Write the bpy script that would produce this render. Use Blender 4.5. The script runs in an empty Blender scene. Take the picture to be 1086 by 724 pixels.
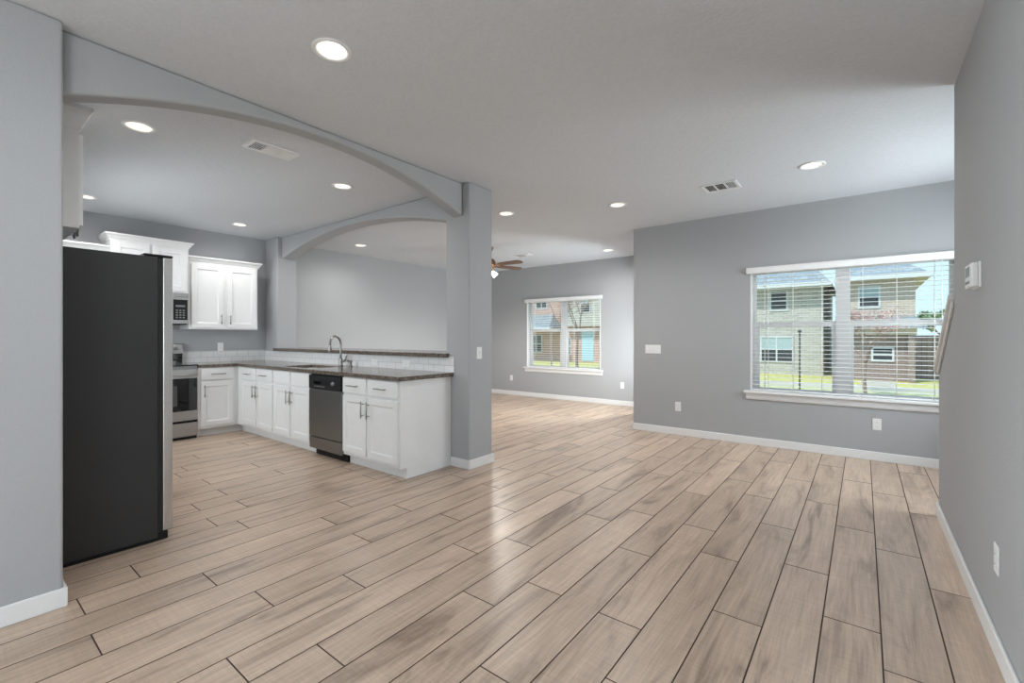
import bpy, bmesh, math, random
from mathutils import Vector, Matrix
random.seed(11)
S = bpy.context.scene
COL = S.collection
PI = math.pi

# ------------------------------------------------------------------ camera
CAM_H = 1.26
cam = bpy.data.cameras.new('camera')
cam.sensor_fit = 'HORIZONTAL'; cam.sensor_width = 36.0
cam.lens = 36.0 * 479.47 / 1086.0
cam.shift_y = (362 - 357.5) / 1086.0 * -1.0
cam.clip_start = 0.02; cam.clip_end = 300
camo = bpy.data.objects.new('camera', cam); COL.objects.link(camo)
camo.location = (0, 0, CAM_H)
camo.rotation_euler = (PI/2, 0, math.radians(37.806))
S.camera = camo

# ------------------------------------------------------------------ colour management, sky, sun
vs = S.view_settings
vs.view_transform = 'Standard'; vs.look = 'None'; vs.gamma = 1.0; vs.use_curve_mapping = False
vs.exposure = 0.33
SKY = 1.5           # brightness of the sky
SUN = 3.3
CAN_W = 34.0         # watts of one recessed can
FAN_W = 85.0
def fill_light(name, loc, rot, sx, sy, watts):
    a = bpy.data.lights.new(name, 'AREA'); a.shape = 'RECTANGLE'; a.size = sx; a.size_y = sy; a.energy = watts * 1.42; a.color = (.92, .965, 1.0)
    o = bpy.data.objects.new(name, a); COL.objects.link(o); o.location = loc; o.rotation_euler = rot
# fill lamps added outside unseen windows that are made up for their light
fill_light('fill_light_entry', (-3.42, -1.9, 1.45), (0, -PI/2, 0), 1.7, 2.6, 222)              # added lamp at a made-up entry window behind the camera, shines +X
fill_light('fill_light_hall', (1.85, -2.1, 1.35), (0, PI/2, 0), 1.9, 2.2, 72)               # fill from a made-up hall window behind the camera, shines -X
fill_light('fill_light_living', (-2.05, 6.85, 1.05), (0, 1.18, 0), .9, 1.45, 66)          # lamp for a made-up, hidden living-room side window, shines -X
fill_light('fill_light_kitchen', (-5.55, -.10, 1.55), (PI/2, 0, 0), 1.7, 1.0, 28)            # added at a made-up kitchen window out of sight, shines +Y
fill_light('fill_light_stair', (1.85, 4.9, 1.5), (0, PI/2, 0), 1.6, 1.3, 50)                 # fill at a made-up stairwell window, shines -X

w = bpy.data.worlds.new('sky'); S.world = w; w.use_nodes = True
nt = w.node_tree; nt.nodes.clear()
out = nt.nodes.new('ShaderNodeOutputWorld'); bg = nt.nodes.new('ShaderNodeBackground')
tc = nt.nodes.new('ShaderNodeTexCoord'); sx = nt.nodes.new('ShaderNodeSeparateXYZ')
cr = nt.nodes.new('ShaderNodeValToRGB')
nt.links.new(tc.outputs['Generated'], sx.inputs[0]); nt.links.new(sx.outputs['Z'], cr.inputs[0])
e = cr.color_ramp.elements
e[0].position = 0.0; e[0].color = (0.44, 0.585, 0.665, 1)
e[1].position = 0.7; e[1].color = (0.36, 0.58, 0.86, 1)
k = e.new(0.25); k.color = (0.40, 0.57, 0.68, 1)
nt.links.new(cr.outputs[0], bg.inputs[0]); bg.inputs[1].default_value = SKY
nt.links.new(bg.outputs[0], out.inputs[0])

sun = bpy.data.lights.new('sun', 'SUN'); sun.energy = SUN; sun.angle = math.radians(3); sun.color = (1.0, 0.96, 0.88)
suno = bpy.data.objects.new('sun', sun); COL.objects.link(suno)
suno.rotation_euler = (math.radians(38), 0, math.radians(-25))   # from behind the house, high

# ------------------------------------------------------------------ helpers
class MB:
    """collects shapes in world coordinates, links them as one mesh object"""
    def __init__(self): self.bm = bmesh.new()
    def poly(self, pts, mi=0, smooth=False):
        f = self.bm.faces.new([self.bm.verts.new(p) for p in pts]); f.material_index = mi; f.smooth = smooth; return f
    def hexa(self, p, mi=0):
        v = [self.bm.verts.new(q) for q in p]
        for idx in ((0,3,2,1),(4,5,6,7),(0,1,5,4),(1,2,6,5),(2,3,7,6),(3,0,4,7)):
            f = self.bm.faces.new([v[i] for i in idx]); f.material_index = mi
        return self
    def box(self, x0,x1,y0,y1,z0,z1, mi=0):
        x0,x1 = sorted((x0,x1)); y0,y1 = sorted((y0,y1)); z0,z1 = sorted((z0,z1))
        return self.hexa([(x0,y0,z0),(x1,y0,z0),(x1,y1,z0),(x0,y1,z0),(x0,y0,z1),(x1,y0,z1),(x1,y1,z1),(x0,y1,z1)], mi)
    def prism(self, pts, axis, a, b, mi=0):
        """pts: 2-D outline; axis x: (y,z), y: (x,z), z: (x,y)"""
        def P(p, t):
            return {'x': (t, p[0], p[1]), 'y': (p[0], t, p[1]), 'z': (p[0], p[1], t)}[axis]
        va = [self.bm.verts.new(P(p, a)) for p in pts]; vb = [self.bm.verts.new(P(p, b)) for p in pts]
        n = len(pts)
        for f in [va, vb[::-1]] + [[va[i], vb[i], vb[(i+1)%n], va[(i+1)%n]] for i in range(n)]:
            self.bm.faces.new(f).material_index = mi
        return self
    def tube(self, pts, r, seg=8, mi=0, cap=True):
        pts = [Vector(p) for p in pts]; n = len(pts)
        rs = r if isinstance(r, (list, tuple)) else [r]*n
        rings = []; up = None
        for i, p in enumerate(pts):
            t = (pts[min(i+1,n-1)] - pts[max(i-1,0)]).normalized()
            if up is None:
                up = Vector((0,0,1)) if abs(t.z) < .9 else Vector((1,0,0))
            a = t.cross(up); a = a.normalized() if a.length > 1e-6 else t.orthogonal().normalized()
            b = a.cross(t).normalized(); up = b
            rings.append([self.bm.verts.new(p + (a*math.cos(2*PI*k/seg) + b*math.sin(2*PI*k/seg))*rs[i]) for k in range(seg)])
        for i in range(n-1):
            for k in range(seg):
                f = self.bm.faces.new([rings[i][k], rings[i][(k+1)%seg], rings[i+1][(k+1)%seg], rings[i+1][k]]); f.smooth = True; f.material_index = mi
        if cap:
            self.bm.faces.new(rings[0][::-1]).material_index = mi; self.bm.faces.new(rings[-1]).material_index = mi
        return self
    def lathe(self, prof, c, axis='z', seg=32, mi=0, smooth=True, cap=True):
        """prof: list of (radius, along)"""
        c = Vector(c); rings = []
        for r, h in prof:
            ring = []
            for k in range(seg):
                a = 2*PI*k/seg; u, v = r*math.cos(a), r*math.sin(a)
                q = {'z': (u, v, h), 'x': (h, u, v), 'y': (v, h, u)}[axis]
                ring.append(self.bm.verts.new(c + Vector(q)))
            rings.append(ring)
        for i in range(len(rings)-1):
            for k in range(seg):
                f = self.bm.faces.new([rings[i][k], rings[i][(k+1)%seg], rings[i+1][(k+1)%seg], rings[i+1][k]]); f.smooth = smooth; f.material_index = mi
        if cap and prof[0][0] > 1e-5: self.bm.faces.new(rings[0][::-1]).material_index = mi
        if cap and prof[-1][0] > 1e-5: self.bm.faces.new(rings[-1]).material_index = mi
        return self
    def build(self, name, mats, parent=None, bevel=0.0, seg=2):
        bm = self.bm
        bmesh.ops.remove_doubles(bm, verts=[v for v in bm.verts if False], dist=1e-6)
        bmesh.ops.recalc_face_normals(bm, faces=bm.faces)
        if parent is not None:
            bmesh.ops.translate(bm, verts=bm.verts, vec=-ORG[parent.name])
        me = bpy.data.meshes.new(name); bm.to_mesh(me); bm.free()
        for m in (mats if isinstance(mats, (list, tuple)) else [mats]): me.materials.append(m)
        o = bpy.data.objects.new(name, me); COL.objects.link(o)
        ORG[o.name] = Vector((0,0,0))
        if parent is not None:
            o.parent = parent; ORG[o.name] = ORG[parent.name].copy()
        if bevel:
            b = o.modifiers.new('bevel', 'BEVEL'); b.width = bevel; b.segments = seg; b.limit_method = 'ANGLE'; b.angle_limit = math.radians(40)
            b.harden_normals = False
        return o
ORG = {}
def thing(name, label, cat, loc, group=None):
    o = bpy.data.objects.new(name, None); COL.objects.link(o); o.location = loc; o.empty_display_size = .1
    ORG[o.name] = Vector(loc); o['label'] = label; o['category'] = cat
    if group: o['group'] = group
    return o
def tag(o, label, cat, group=None, kind=None):
    o['label'] = label; o['category'] = cat
    if group: o['group'] = group
    if kind: o['kind'] = kind
    return o
def struct(o): o['kind'] = 'structure'; return o
def copy_tree(o, parent=None):
    c = o.copy(); COL.objects.link(c)
    if parent is not None: c.parent = parent
    for ch in list(o.children): copy_tree(ch, c)
    return c
def copy_to(root, loc, label):
    c = copy_tree(root); c.location = loc; c['label'] = label; return c

# ------------------------------------------------------------------ materials
def newmat(name):   # a principled material
    m = bpy.data.materials.new(name); m.use_nodes = True
    n = m.node_tree.nodes; return m, n, m.node_tree.links, n['Principled BSDF']
def N(nodes, t, **kw):
    x = nodes.new(t)
    for k, v in kw.items(): setattr(x, k, v)
    return x
def plain(name, col, rough=.5, metal=0., bump=0., scale=200., var=.03, emit=None, es=0., coat=0.):
    m, n, l, b = newmat(name)
    b.inputs['Roughness'].default_value = rough; b.inputs['Metallic'].default_value = metal
    t = N(n, 'ShaderNodeTexCoord'); no = N(n, 'ShaderNodeTexNoise'); no.inputs['Scale'].default_value = scale; no.inputs['Detail'].default_value = 3
    l.new(t.outputs['Object'], no.inputs['Vector'])
    r = N(n, 'ShaderNodeValToRGB')
    r.color_ramp.elements[0].color = tuple(c*(1-var) for c in col) + (1,); r.color_ramp.elements[1].color = tuple(min(1, c*(1+var)) for c in col) + (1,)
    r.color_ramp.elements[0].position = .3; r.color_ramp.elements[1].position = .7
    l.new(no.outputs['Fac'], r.inputs[0]); l.new(r.outputs[0], b.inputs['Base Color'])
    if bump:
        bp = N(n, 'ShaderNodeBump'); bp.inputs['Strength'].default_value = bump; bp.inputs['Distance'].default_value = .004
        l.new(no.outputs['Fac'], bp.inputs['Height']); l.new(bp.outputs[0], b.inputs['Normal'])
    if coat: b.inputs['Coat Weight'].default_value = coat
    if emit: b.inputs['Emission Color'].default_value = emit + (1,); b.inputs['Emission Strength'].default_value = es
    return m

M = {}
M['wall'] = plain('gray_wall_paint', (.400, .406, .418), .75, bump=.28, scale=120, var=.02)
M['ceiling'] = plain('ceiling_texture', (.645, .672, .708), .85, bump=1.0, scale=52, var=.03)
M['trim'] = plain('white_trim_paint', (.80, .80, .80), .35, scale=20, var=.01)
M['cab'] = plain('white_cabinet_paint', (.80, .80, .80), .38, scale=15, var=.012)
M['vinyl'] = plain('white_vinyl', (.82, .82, .82), .4, scale=30, var=.01)
M['slat'] = plain('white_blind_slat', (.84, .84, .84), .4, scale=30, var=.01)
M['plastic'] = plain('white_plastic', (.82, .82, .81), .35, scale=40, var=.01)
M['black'] = plain('black_plastic', (.010, .010, .011), .5, scale=60, var=.1)
M['black'].node_tree.nodes['Principled BSDF'].inputs['Specular IOR Level'].default_value = .25
M['blackglass'] = plain('black_glass', (.006, .006, .007), .06, scale=20, var=.1, coat=.5)
M['fridgeside'] = plain('fridge_charcoal_side', (.021, .021, .022), .5, bump=.12, scale=420, var=.08)
M['gasket'] = plain('rubber_gasket', (.008, .008, .008), .7)
M['nickel'] = plain('brushed_nickel', (.33, .325, .32), .3, 1.0, var=.05)
M['dark'] = plain('hollow_shade', (.02, .02, .02), .8)  # near-black in place of the shade inside hollows
M['screen'] = plain('display_gray', (.17, .19, .18), .3)
M['button'] = plain('keypad_gray', (.22, .22, .22), .5)
M['fanwood'] = plain('fan_blade_wood', (.15, .088, .06), .4, scale=14, var=.3)
M['copper'] = plain('fan_bronze', (.28, .15, .08), .35, .8)
M['shade'] = plain('frosted_shade', (.9, .88, .8), .5, emit=(1.0, .93, .80), es=4.0)
M['lens'] = plain('lamp_lens', (.9, .9, .88), .5, emit=(1.0, .95, .86), es=5.0)
M['baffle'] = plain('lamp_baffle', (.82, .80, .76), .45)
M['oventray'] = plain('oven_inside_gray', (.07, .07, .07), .4)

def brushed(name, col, rough=.32, axis=(2, 300, 2)):
    m, n, l, b = newmat(name)
    b.inputs['Metallic'].default_value = 1.0
    t = N(n, 'ShaderNodeTexCoord'); mp = N(n, 'ShaderNodeMapping'); mp.inputs['Scale'].default_value = axis
    no = N(n, 'ShaderNodeTexNoise'); no.inputs['Scale'].default_value = 1.0; no.inputs['Detail'].default_value = 4
    l.new(t.outputs['Object'], mp.inputs[0]); l.new(mp.outputs[0], no.inputs['Vector'])
    r = N(n, 'ShaderNodeValToRGB')
    r.color_ramp.elements[0].color = tuple(c*.9 for c in col) + (1,); r.color_ramp.elements[1].color = tuple(c*1.08 for c in col) + (1,)
    l.new(no.outputs['Fac'], r.inputs[0]); l.new(r.outputs[0], b.inputs['Base Color'])
    mr = N(n, 'ShaderNodeMapRange'); mr.inputs['To Min'].default_value = rough*.8; mr.inputs['To Max'].default_value = rough*1.25
    l.new(no.outputs['Fac'], mr.inputs['Value']); l.new(mr.outputs[0], b.inputs['Roughness'])
    return m
M['steel'] = brushed('brushed_stainless', (.62, .61, .60), .33, (3, 3, 260))
M['steelr'] = brushed('range_stainless', (.44, .435, .43), .36, (3, 3, 260))
M['steelv'] = brushed('brushed_stainless_dark', (.27, .272, .276), .34, (260, 260, 3))

def glass_mat():
    m = bpy.data.materials.new('window_glass'); m.use_nodes = True
    n = m.node_tree.nodes; l = m.node_tree.links; n.clear()
    o = N(n, 'ShaderNodeOutputMaterial'); mx = N(n, 'ShaderNodeMixShader'); tr = N(n, 'ShaderNodeBsdfTransparent'); gl = N(n, 'ShaderNodeBsdfGlossy'); fr = N(n, 'ShaderNodeFresnel')
    tr.inputs[0].default_value = (.95, .97, .97, 1); gl.inputs['Roughness'].default_value = .01; fr.inputs[0].default_value = 1.25
    no = N(n, 'ShaderNodeTexNoise'); no.inputs['Scale'].default_value = .7
    bp = N(n, 'ShaderNodeBump'); bp.inputs['Strength'].default_value = .02; l.new(no.outputs['Fac'], bp.inputs['Height']); l.new(bp.outputs[0], gl.inputs['Normal'])
    l.new(fr.outputs[0], mx.inputs[0]); l.new(tr.outputs[0], mx.inputs[1]); l.new(gl.outputs[0], mx.inputs[2]); l.new(mx.outputs[0], o.inputs[0])
    return m
M['glass'] = glass_mat()

def floor_mat():
    m, n, l, b = newmat('wood_look_plank_tile')
    t = N(n, 'ShaderNodeTexCoord'); at = N(n, 'ShaderNodeAttribute', attribute_name='plank')
    sp = N(n, 'ShaderNodeSeparateColor'); l.new(at.outputs['Color'], sp.inputs[0])
    off = N(n, 'ShaderNodeCombineXYZ')
    m1 = N(n, 'ShaderNodeMath', operation='MULTIPLY'); m1.inputs[1].default_value = 37.0; l.new(sp.outputs[0], m1.inputs[0])
    m2 = N(n, 'ShaderNodeMath', operation='MULTIPLY'); m2.inputs[1].default_value = 53.0; l.new(sp.outputs[1], m2.inputs[0])
    l.new(m1.outputs[0], off.inputs[0]); l.new(m2.outputs[0], off.inputs[1]); l.new(m1.outputs[0], off.inputs[2])
    ad = N(n, 'ShaderNodeVectorMath', operation='ADD'); l.new(t.outputs['Object'], ad.inputs[0]); l.new(off.outputs[0], ad.inputs[1])
    def noise(sc, scale, detail, dist=0., rough=.6):
        mp = N(n, 'ShaderNodeMapping'); mp.inputs['Scale'].default_value = sc
        l.new(ad.outputs[0], mp.inputs[0])
        no = N(n, 'ShaderNodeTexNoise'); no.inputs['Scale'].default_value = scale; no.inputs['Detail'].default_value = detail; no.inputs['Distortion'].default_value = dist; no.inputs['Roughness'].default_value = rough
        l.new(mp.outputs[0], no.inputs['Vector']); return no
    big = noise((6, 1.1, 1), 1.0, 5, 1.2)          # smoky clouds along the board
    grain = noise((70, 3.2, 1), 1.0, 6, .6)        # long fine grain
    saw = noise((5, 90, 1), 1.0, 3, .3)            # faint cross saw marks
    r = N(n, 'ShaderNodeValToRGB'); cr = r.color_ramp
    cr.elements[0].position = .27; cr.elements[0].color = (.262, .184, .135, 1)
    cr.elements[1].position = .66; cr.elements[1].color = (.61, .466, .358, 1)
    q = cr.elements.new(.45); q.color = (.525, .394, .299, 1)
    l.new(big.outputs['Fac'], r.inputs[0])
    g = N(n, 'ShaderNodeMapRange'); g.inputs['From Min'].default_value = .3; g.inputs['From Max'].default_value = .7; g.inputs['To Min'].default_value = .80; g.inputs['To Max'].default_value = 1.14
    l.new(grain.outputs['Fac'], g.inputs['Value'])
    s = N(n, 'ShaderNodeMapRange'); s.inputs['From Min'].default_value = .3; s.inputs['From Max'].default_value = .7; s.inputs['To Min'].default_value = .93; s.inputs['To Max'].default_value = 1.06
    l.new(saw.outputs['Fac'], s.inputs['Value'])
    pv = N(n, 'ShaderNodeMapRange'); pv.inputs['To Min'].default_value = .91; pv.inputs['To Max'].default_value = 1.07; l.new(sp.outputs[2], pv.inputs['Value'])
    a1 = N(n, 'ShaderNodeMath', operation='MULTIPLY'); l.new(g.outputs[0], a1.inputs[0]); l.new(s.outputs[0], a1.inputs[1])
    a2 = N(n, 'ShaderNodeMath', operation='MULTIPLY'); l.new(a1.outputs[0], a2.inputs[0]); l.new(pv.outputs[0], a2.inputs[1])
    vm = N(n, 'ShaderNodeVectorMath', operation='SCALE'); l.new(r.outputs[0], vm.inputs[0]); l.new(a2.outputs[0], vm.inputs['Scale'])
    l.new(vm.outputs[0], b.inputs['Base Color'])
    rr = N(n, 'ShaderNodeMapRange'); rr.inputs['To Min'].default_value = .28; rr.inputs['To Max'].default_value = .40; l.new(grain.outputs['Fac'], rr.inputs['Value']); l.new(rr.outputs[0], b.inputs['Roughness'])
    sm = N(n, 'ShaderNodeMath', operation='ADD'); l.new(grain.outputs['Fac'], sm.inputs[0]); l.new(saw.outputs['Fac'], sm.inputs[1])
    bp = N(n, 'ShaderNodeBump'); bp.inputs['Strength'].default_value = .12; bp.inputs['Distance'].default_value = .003
    l.new(sm.outputs[0], bp.inputs['Height']); l.new(bp.outputs[0], b.inputs['Normal'])
    return m
M['floor'] = floor_mat()
M['grout'] = plain('dark_grout', (.065, .042, .028), .8)

def granite():
    m, n, l, b = newmat('brown_granite')
    t = N(n, 'ShaderNodeTexCoord')
    v = N(n, 'ShaderNodeTexVoronoi'); v.inputs['Scale'].default_value = 95; l.new(t.outputs['Object'], v.inputs['Vector'])
    no = N(n, 'ShaderNodeTexNoise'); no.inputs['Scale'].default_value = 38; no.inputs['Detail'].default_value = 6; l.new(t.outputs['Object'], no.inputs['Vector'])
    r1 = N(n, 'ShaderNodeValToRGB'); c = r1.color_ramp
    c.elements[0].position = .36; c.elements[0].color = (.022, .017, .015, 1); c.elements[1].position = .68; c.elements[1].color = (.23, .178, .142, 1)
    k = c.elements.new(.5); k.color = (.115, .082, .062, 1)
    l.new(no.outputs['Fac'], r1.inputs[0])
    sp = N(n, 'ShaderNodeSeparateColor'); l.new(v.outputs['Color'], sp.inputs[0])
    r2 = N(n, 'ShaderNodeValToRGB'); c = r2.color_ramp
    c.elements[0].position = .0; c.elements[0].color = (.02, .018, .017, 1); c.elements[1].position = 1.; c.elements[1].color = (.30, .26, .22, 1)
    l.new(sp.outputs[0], r2.inputs[0])
    mx = N(n, 'ShaderNodeMix', data_type='RGBA'); mx.inputs['Factor'].default_value = .4
    l.new(r1.outputs[0], mx.inputs[6]); l.new(r2.outputs[0], mx.inputs[7]); l.new(mx.outputs[2], b.inputs['Base Color'])
    b.inputs['Roughness'].default_value = .14
    return m
M['granite'] = granite()

def brickmat(name, c1, c2, mortar, bw, bh, ms, plane, rough=.8, bump=.4, offset=.5):
    """plane: which two object axes run along the courses / up"""
    m, n, l, b = newmat(name)
    t = N(n, 'ShaderNodeTexCoord'); s = N(n, 'ShaderNodeSeparateXYZ'); c = N(n, 'ShaderNodeCombineXYZ')
    l.new(t.outputs['Object'], s.inputs[0]); l.new(s.outputs[plane[0]], c.inputs[0]); l.new(s.outputs[plane[1]], c.inputs[1])
    br = N(n, 'ShaderNodeTexBrick'); br.offset = offset
    br.inputs['Color1'].default_value = c1 + (1,); br.inputs['Color2'].default_value = c2 + (1,); br.inputs['Mortar'].default_value = mortar + (1,)
    br.inputs['Scale'].default_value = 1.0; br.inputs['Brick Width'].default_value = bw; br.inputs['Row Height'].default_value = bh; br.inputs['Mortar Size'].default_value = ms; br.inputs['Mortar Smooth'].default_value = .1
    l.new(c.outputs[0], br.inputs['Vector'])
    l.new(br.outputs['Color'], b.inputs['Base Color'])
    b.inputs['Roughness'].default_value = rough
    bp = N(n, 'ShaderNodeBump', invert=True); bp.inputs['Strength'].default_value = bump; bp.inputs['Distance'].default_value = .01
    l.new(br.outputs['Fac'], bp.inputs['Height']); l.new(bp.outputs[0], b.inputs['Normal'])
    return m
M['tile_x'] = brickmat('subway_tile', (.80,.80,.80), (.77,.77,.77), (.55,.55,.545), .153, .0755, .0026, ('X','Z'), .15, .25)
M['tile_y'] = brickmat('subway_tile_side', (.80,.80,.80), (.77,.77,.77), (.55,.55,.545), .153, .0755, .0026, ('Y','Z'), .15, .25)
M['brick_pale'] = brickmat('pale_brick', (.44,.43,.39), (.33,.325,.295), (.52,.51,.47), .26, .10, .014, ('X','Z'))
M['brick_tan'] = brickmat('tan_brick', (.50,.42,.34), (.42,.34,.27), (.55,.50,.44), .24, .085, .012, ('X','Z'))
M['brick_red'] = brickmat('rose_brick', (.52,.31,.26), (.42,.25,.21), (.55,.46,.42), .24, .085, .012, ('X','Z'))
M['brick_umber'] = brickmat('umber_brick', (.27,.20,.175), (.22,.165,.145), (.33,.28,.25), .24, .085, .012, ('X','Z'))
M['shingle'] = brickmat('slate_shingle', (.30,.345,.365), (.24,.28,.30), (.17,.20,.22), .3, .14, .012, ('X','Z'), .9)
M['fence'] = brickmat('cedar_fence', (.36,.275,.24), (.31,.235,.205), (.17,.125,.11), .15, 2.2, .008, ('X','Z'), .9, .4, 0.)
M['fascia'] = plain('white_fascia', (.57, .60, .61), .5)
M['eave'] = plain('tan_soffit', (.52, .46, .36), .6)
M['housewin'] = plain('dark_house_glass', (.05, .055, .06), .12)
M['houseblind'] = plain('house_blind_blue', (.33, .44, .46), .6)
M['doorbrown'] = plain('brown_door', (.17, .10, .075), .5)
M['doorblue'] = plain('blue_door', (.36, .56, .68), .5)
M['concrete'] = plain('pale_concrete', (.47, .43, .35), .9, scale=3, var=.08)
M['lawn'] = plain('spring_lawn', (.50, .47, .16), .95, bump=.5, scale=9, var=.22)
M['lawnpale'] = plain('pale_lawn', (.46, .455, .23), .95, bump=.5, scale=9, var=.2)
M['bark'] = plain('bark', (.24, .175, .15), .9, scale=30, var=.3)
M['blossom'] = plain('blossom', (.52, .34, .31), .8, scale=3, var=.3)
M['leafgreen'] = plain('hedge_leaf', (.25, .33, .20), .8, scale=2, var=.4)
M['polemat'] = plain('dark_pole', (.05, .05, .05), .5)

# ------------------------------------------------------------------ the setting
H = 2.742
XL, XP, XR = -7.22, -2.96, .424          # kitchen wall, pillar / left wall face, stair wall face
YW, YF, YB = 5.93, 7.835, .13            # window wall, far wall, kitchen back wall
YREAR = -4.2

# floor: wood-look planks running away from the camera (one object)
def build_floor():
    bm = bmesh.new(); lay = bm.loops.layers.color.new('plank')
    off = {-1:.59, 0:.975, 1:1.235, 2:.43, 3:.975, 4:.29, 5:.635, 6:.05, 7:.645, 8:.38, 9:.975, 10:.715, 11:.1, 12:.99, 13:.42, 14:.895,
           15:.435, 16:.68, 17:.05, 18:1.18, 19:.205, 20:1.21, 21:.215, 23:.235}
    wd, L, g = .2037, 1.245, .0028
    rnd = random.Random(5)
    x_lo, x_hi, y_lo, y_hi = XL-.1, 1.75, YREAR-.1, 8.0
    kmin, kmax = math.floor((.265 - x_hi)/wd), math.ceil((.265 - x_lo)/wd)
    for kk in range(kmin, kmax+1):
        xa, xb = .265 - wd*(kk+1), .265 - wd*kk
        o = off.get(kk, rnd.uniform(0, L)); y = o - L*8
        while y < y_hi:
            ya, yb = max(y, y_lo), min(y+L, y_hi)
            if yb - ya > .02 and xb > x_lo and xa < x_hi:
                v = [bm.verts.new(p) for p in ((xa+g, ya+g, 0), (xb-g, ya+g, 0), (xb-g, yb-g, 0), (xa+g, yb-g, 0))]
                v2 = [bm.verts.new(p) for p in ((xa+.0004, ya+.0004, -.004), (xb-.0004, ya+.0004, -.004), (xb-.0004, yb-.0004, -.004), (xa+.0004, yb-.0004, -.004))]
                c = (rnd.random(), rnd.random(), rnd.random(), 1)
                f = bm.faces.new(v); f.material_index = 0
                for lp in f.loops: lp[lay] = c
                for i in range(4):
                    f = bm.faces.new((v[i], v2[i], v2[(i+1)%4], v[(i+1)%4])); f.material_index = 1
            y += L
    z = -.0035
    f = bm.faces.new([bm.verts.new(p) for p in ((x_lo,y_lo,z),(x_hi,y_lo,z),(x_hi,y_hi,z),(x_lo,y_hi,z))]); f.material_index = 1
    v = [bm.verts.new(p) for p in ((x_lo,y_lo,-.2),(x_lo,y_hi,-.2),(x_hi,y_hi,-.2),(x_hi,y_lo,-.2))]
    bm.faces.new(v).material_index = 1
    me = bpy.data.meshes.new('floor'); bm.to_mesh(me); bm.free()
    me.materials.append(M['floor']); me.materials.append(M['grout'])
    o = bpy.data.objects.new('floor', me); COL.objects.link(o); struct(o)
build_floor()

CANS = [(-2.165,1.274),(-4.02,.905),(-6.47,1.0),(-6.47,2.5),(-4.03,2.48),(-6.40,4.26),(-3.37,4.23),(-2.165,4.72),(-3.42,7.07),(-.346,4.66)]
CAN_R = .074
def build_ceiling():
    # a slab with round holes for the can lights
    bm = bmesh.new()
    x0,x1,y0,y1 = XL-.3, 1.9, YREAR-2.4, 8.2  # rear edge runs past the wall, an added overhang that blocks sun
    outer = [bm.verts.new(p) for p in ((x0,y0,H),(x1,y0,H),(x1,y1,H),(x0,y1,H))]
    edges = [bm.edges.new((outer[i], outer[(i+1)%4])) for i in range(4)]
    for cx, cy in CANS:
        ring = [bm.verts.new((cx + CAN_R*math.cos(2*PI*k/32), cy + CAN_R*math.sin(2*PI*k/32), H)) for k in range(32)]
        edges += [bm.edges.new((ring[i], ring[(i+1)%32])) for i in range(32)]
    bmesh.ops.triangle_fill(bm, use_beauty=True, use_dissolve=False, edges=edges)
    for f in list(bm.faces):
        c = f.calc_center_median()
        if any((c.x-cx)**2 + (c.y-cy)**2 < (CAN_R*.97)**2 for cx, cy in CANS): bm.faces.remove(f)
    for f in bm.faces:
        if f.normal.z > 0: f.normal_flip()
    t = [bm.verts.new(p) for p in ((x0,y0,H+.2),(x1,y0,H+.2),(x1,y1,H+.2),(x0,y1,H+.2))]
    bm.faces.new(t)
    for i in range(4): bm.faces.new((outer[i], outer[(i+1)%4], t[(i+1)%4], t[i]))
    me = bpy.data.meshes.new('ceiling'); bm.to_mesh(me); bm.free(); me.materials.append(M['ceiling'])
    o = bpy.data.objects.new('ceiling', me); COL.objects.link(o); struct(o)
build_ceiling()

def wall_hole_x(name, x0,x1,y0,y1, hy0,hy1,hz0,hz1):
    b = MB(); b.box(x0,x1,y0,hy0,0,H).box(x0,x1,hy1,y1,0,H).box(x0,x1,hy0,hy1,0,hz0).box(x0,x1,hy0,hy1,hz1,H)
    return struct(b.build(name, M['wall']))
def wall_with_hole(name, x0,x1,y0,y1, hx0,hx1,hz0,hz1):
    b = MB()
    b.box(x0,hx0,y0,y1,0,H).box(hx1,x1,y0,y1,0,H).box(hx0,hx1,y0,y1,0,hz0).box(hx0,hx1,y0,y1,hz1,H)
    return struct(b.build(name, M['wall']))
W1 = (-1.045, .705, .605, 2.045)          # opening of the big window
W2 = (-5.675, -3.945, .600, 2.035)        # opening of the far window
wall_with_hole('wall_window', -2.487, 1.75, YW, YW+.16, *W1)
wall_with_hole('wall_far', XL-.16, -2.30, YF, YF+.16, *W2)
wall_hole_x('wall_jog', -2.487, -2.30, YW+.16, YF, 6.13, 7.58, .6, 2.05)
struct(MB().box(XL-.16, XL, YB-.14, YF, 0, H).build('wall_kitchen', M['wall']))
wall_with_hole('wall_back', XL, -3.27, YB-.14, YB, -6.4, -4.7, 1.05, 2.05)
MBL = MB().box(-3.27, XP, -.55, .385, 0, H)
struct(MBL.build('wall_left', M['wall'], bevel=.014, seg=3))
wall_hole_x('wall_entry', -3.27, XP, YREAR, -.55, -3.25, -.60, .55, 2.30)
struct(MB().box(-3.275, XP, 3.15, 3.488, 0, H).build('pillar', M['wall'], bevel=.014, seg=3))
struct(MB().box(XL, -6.83, 3.15, 3.44, 0, H).build('wall_pier', M['wall'], bevel=.014, seg=3))
struct(MB().box(-6.83, -3.275, 3.15, 3.44, 0, 1.058).build('wall_bar', M['wall']))
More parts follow.
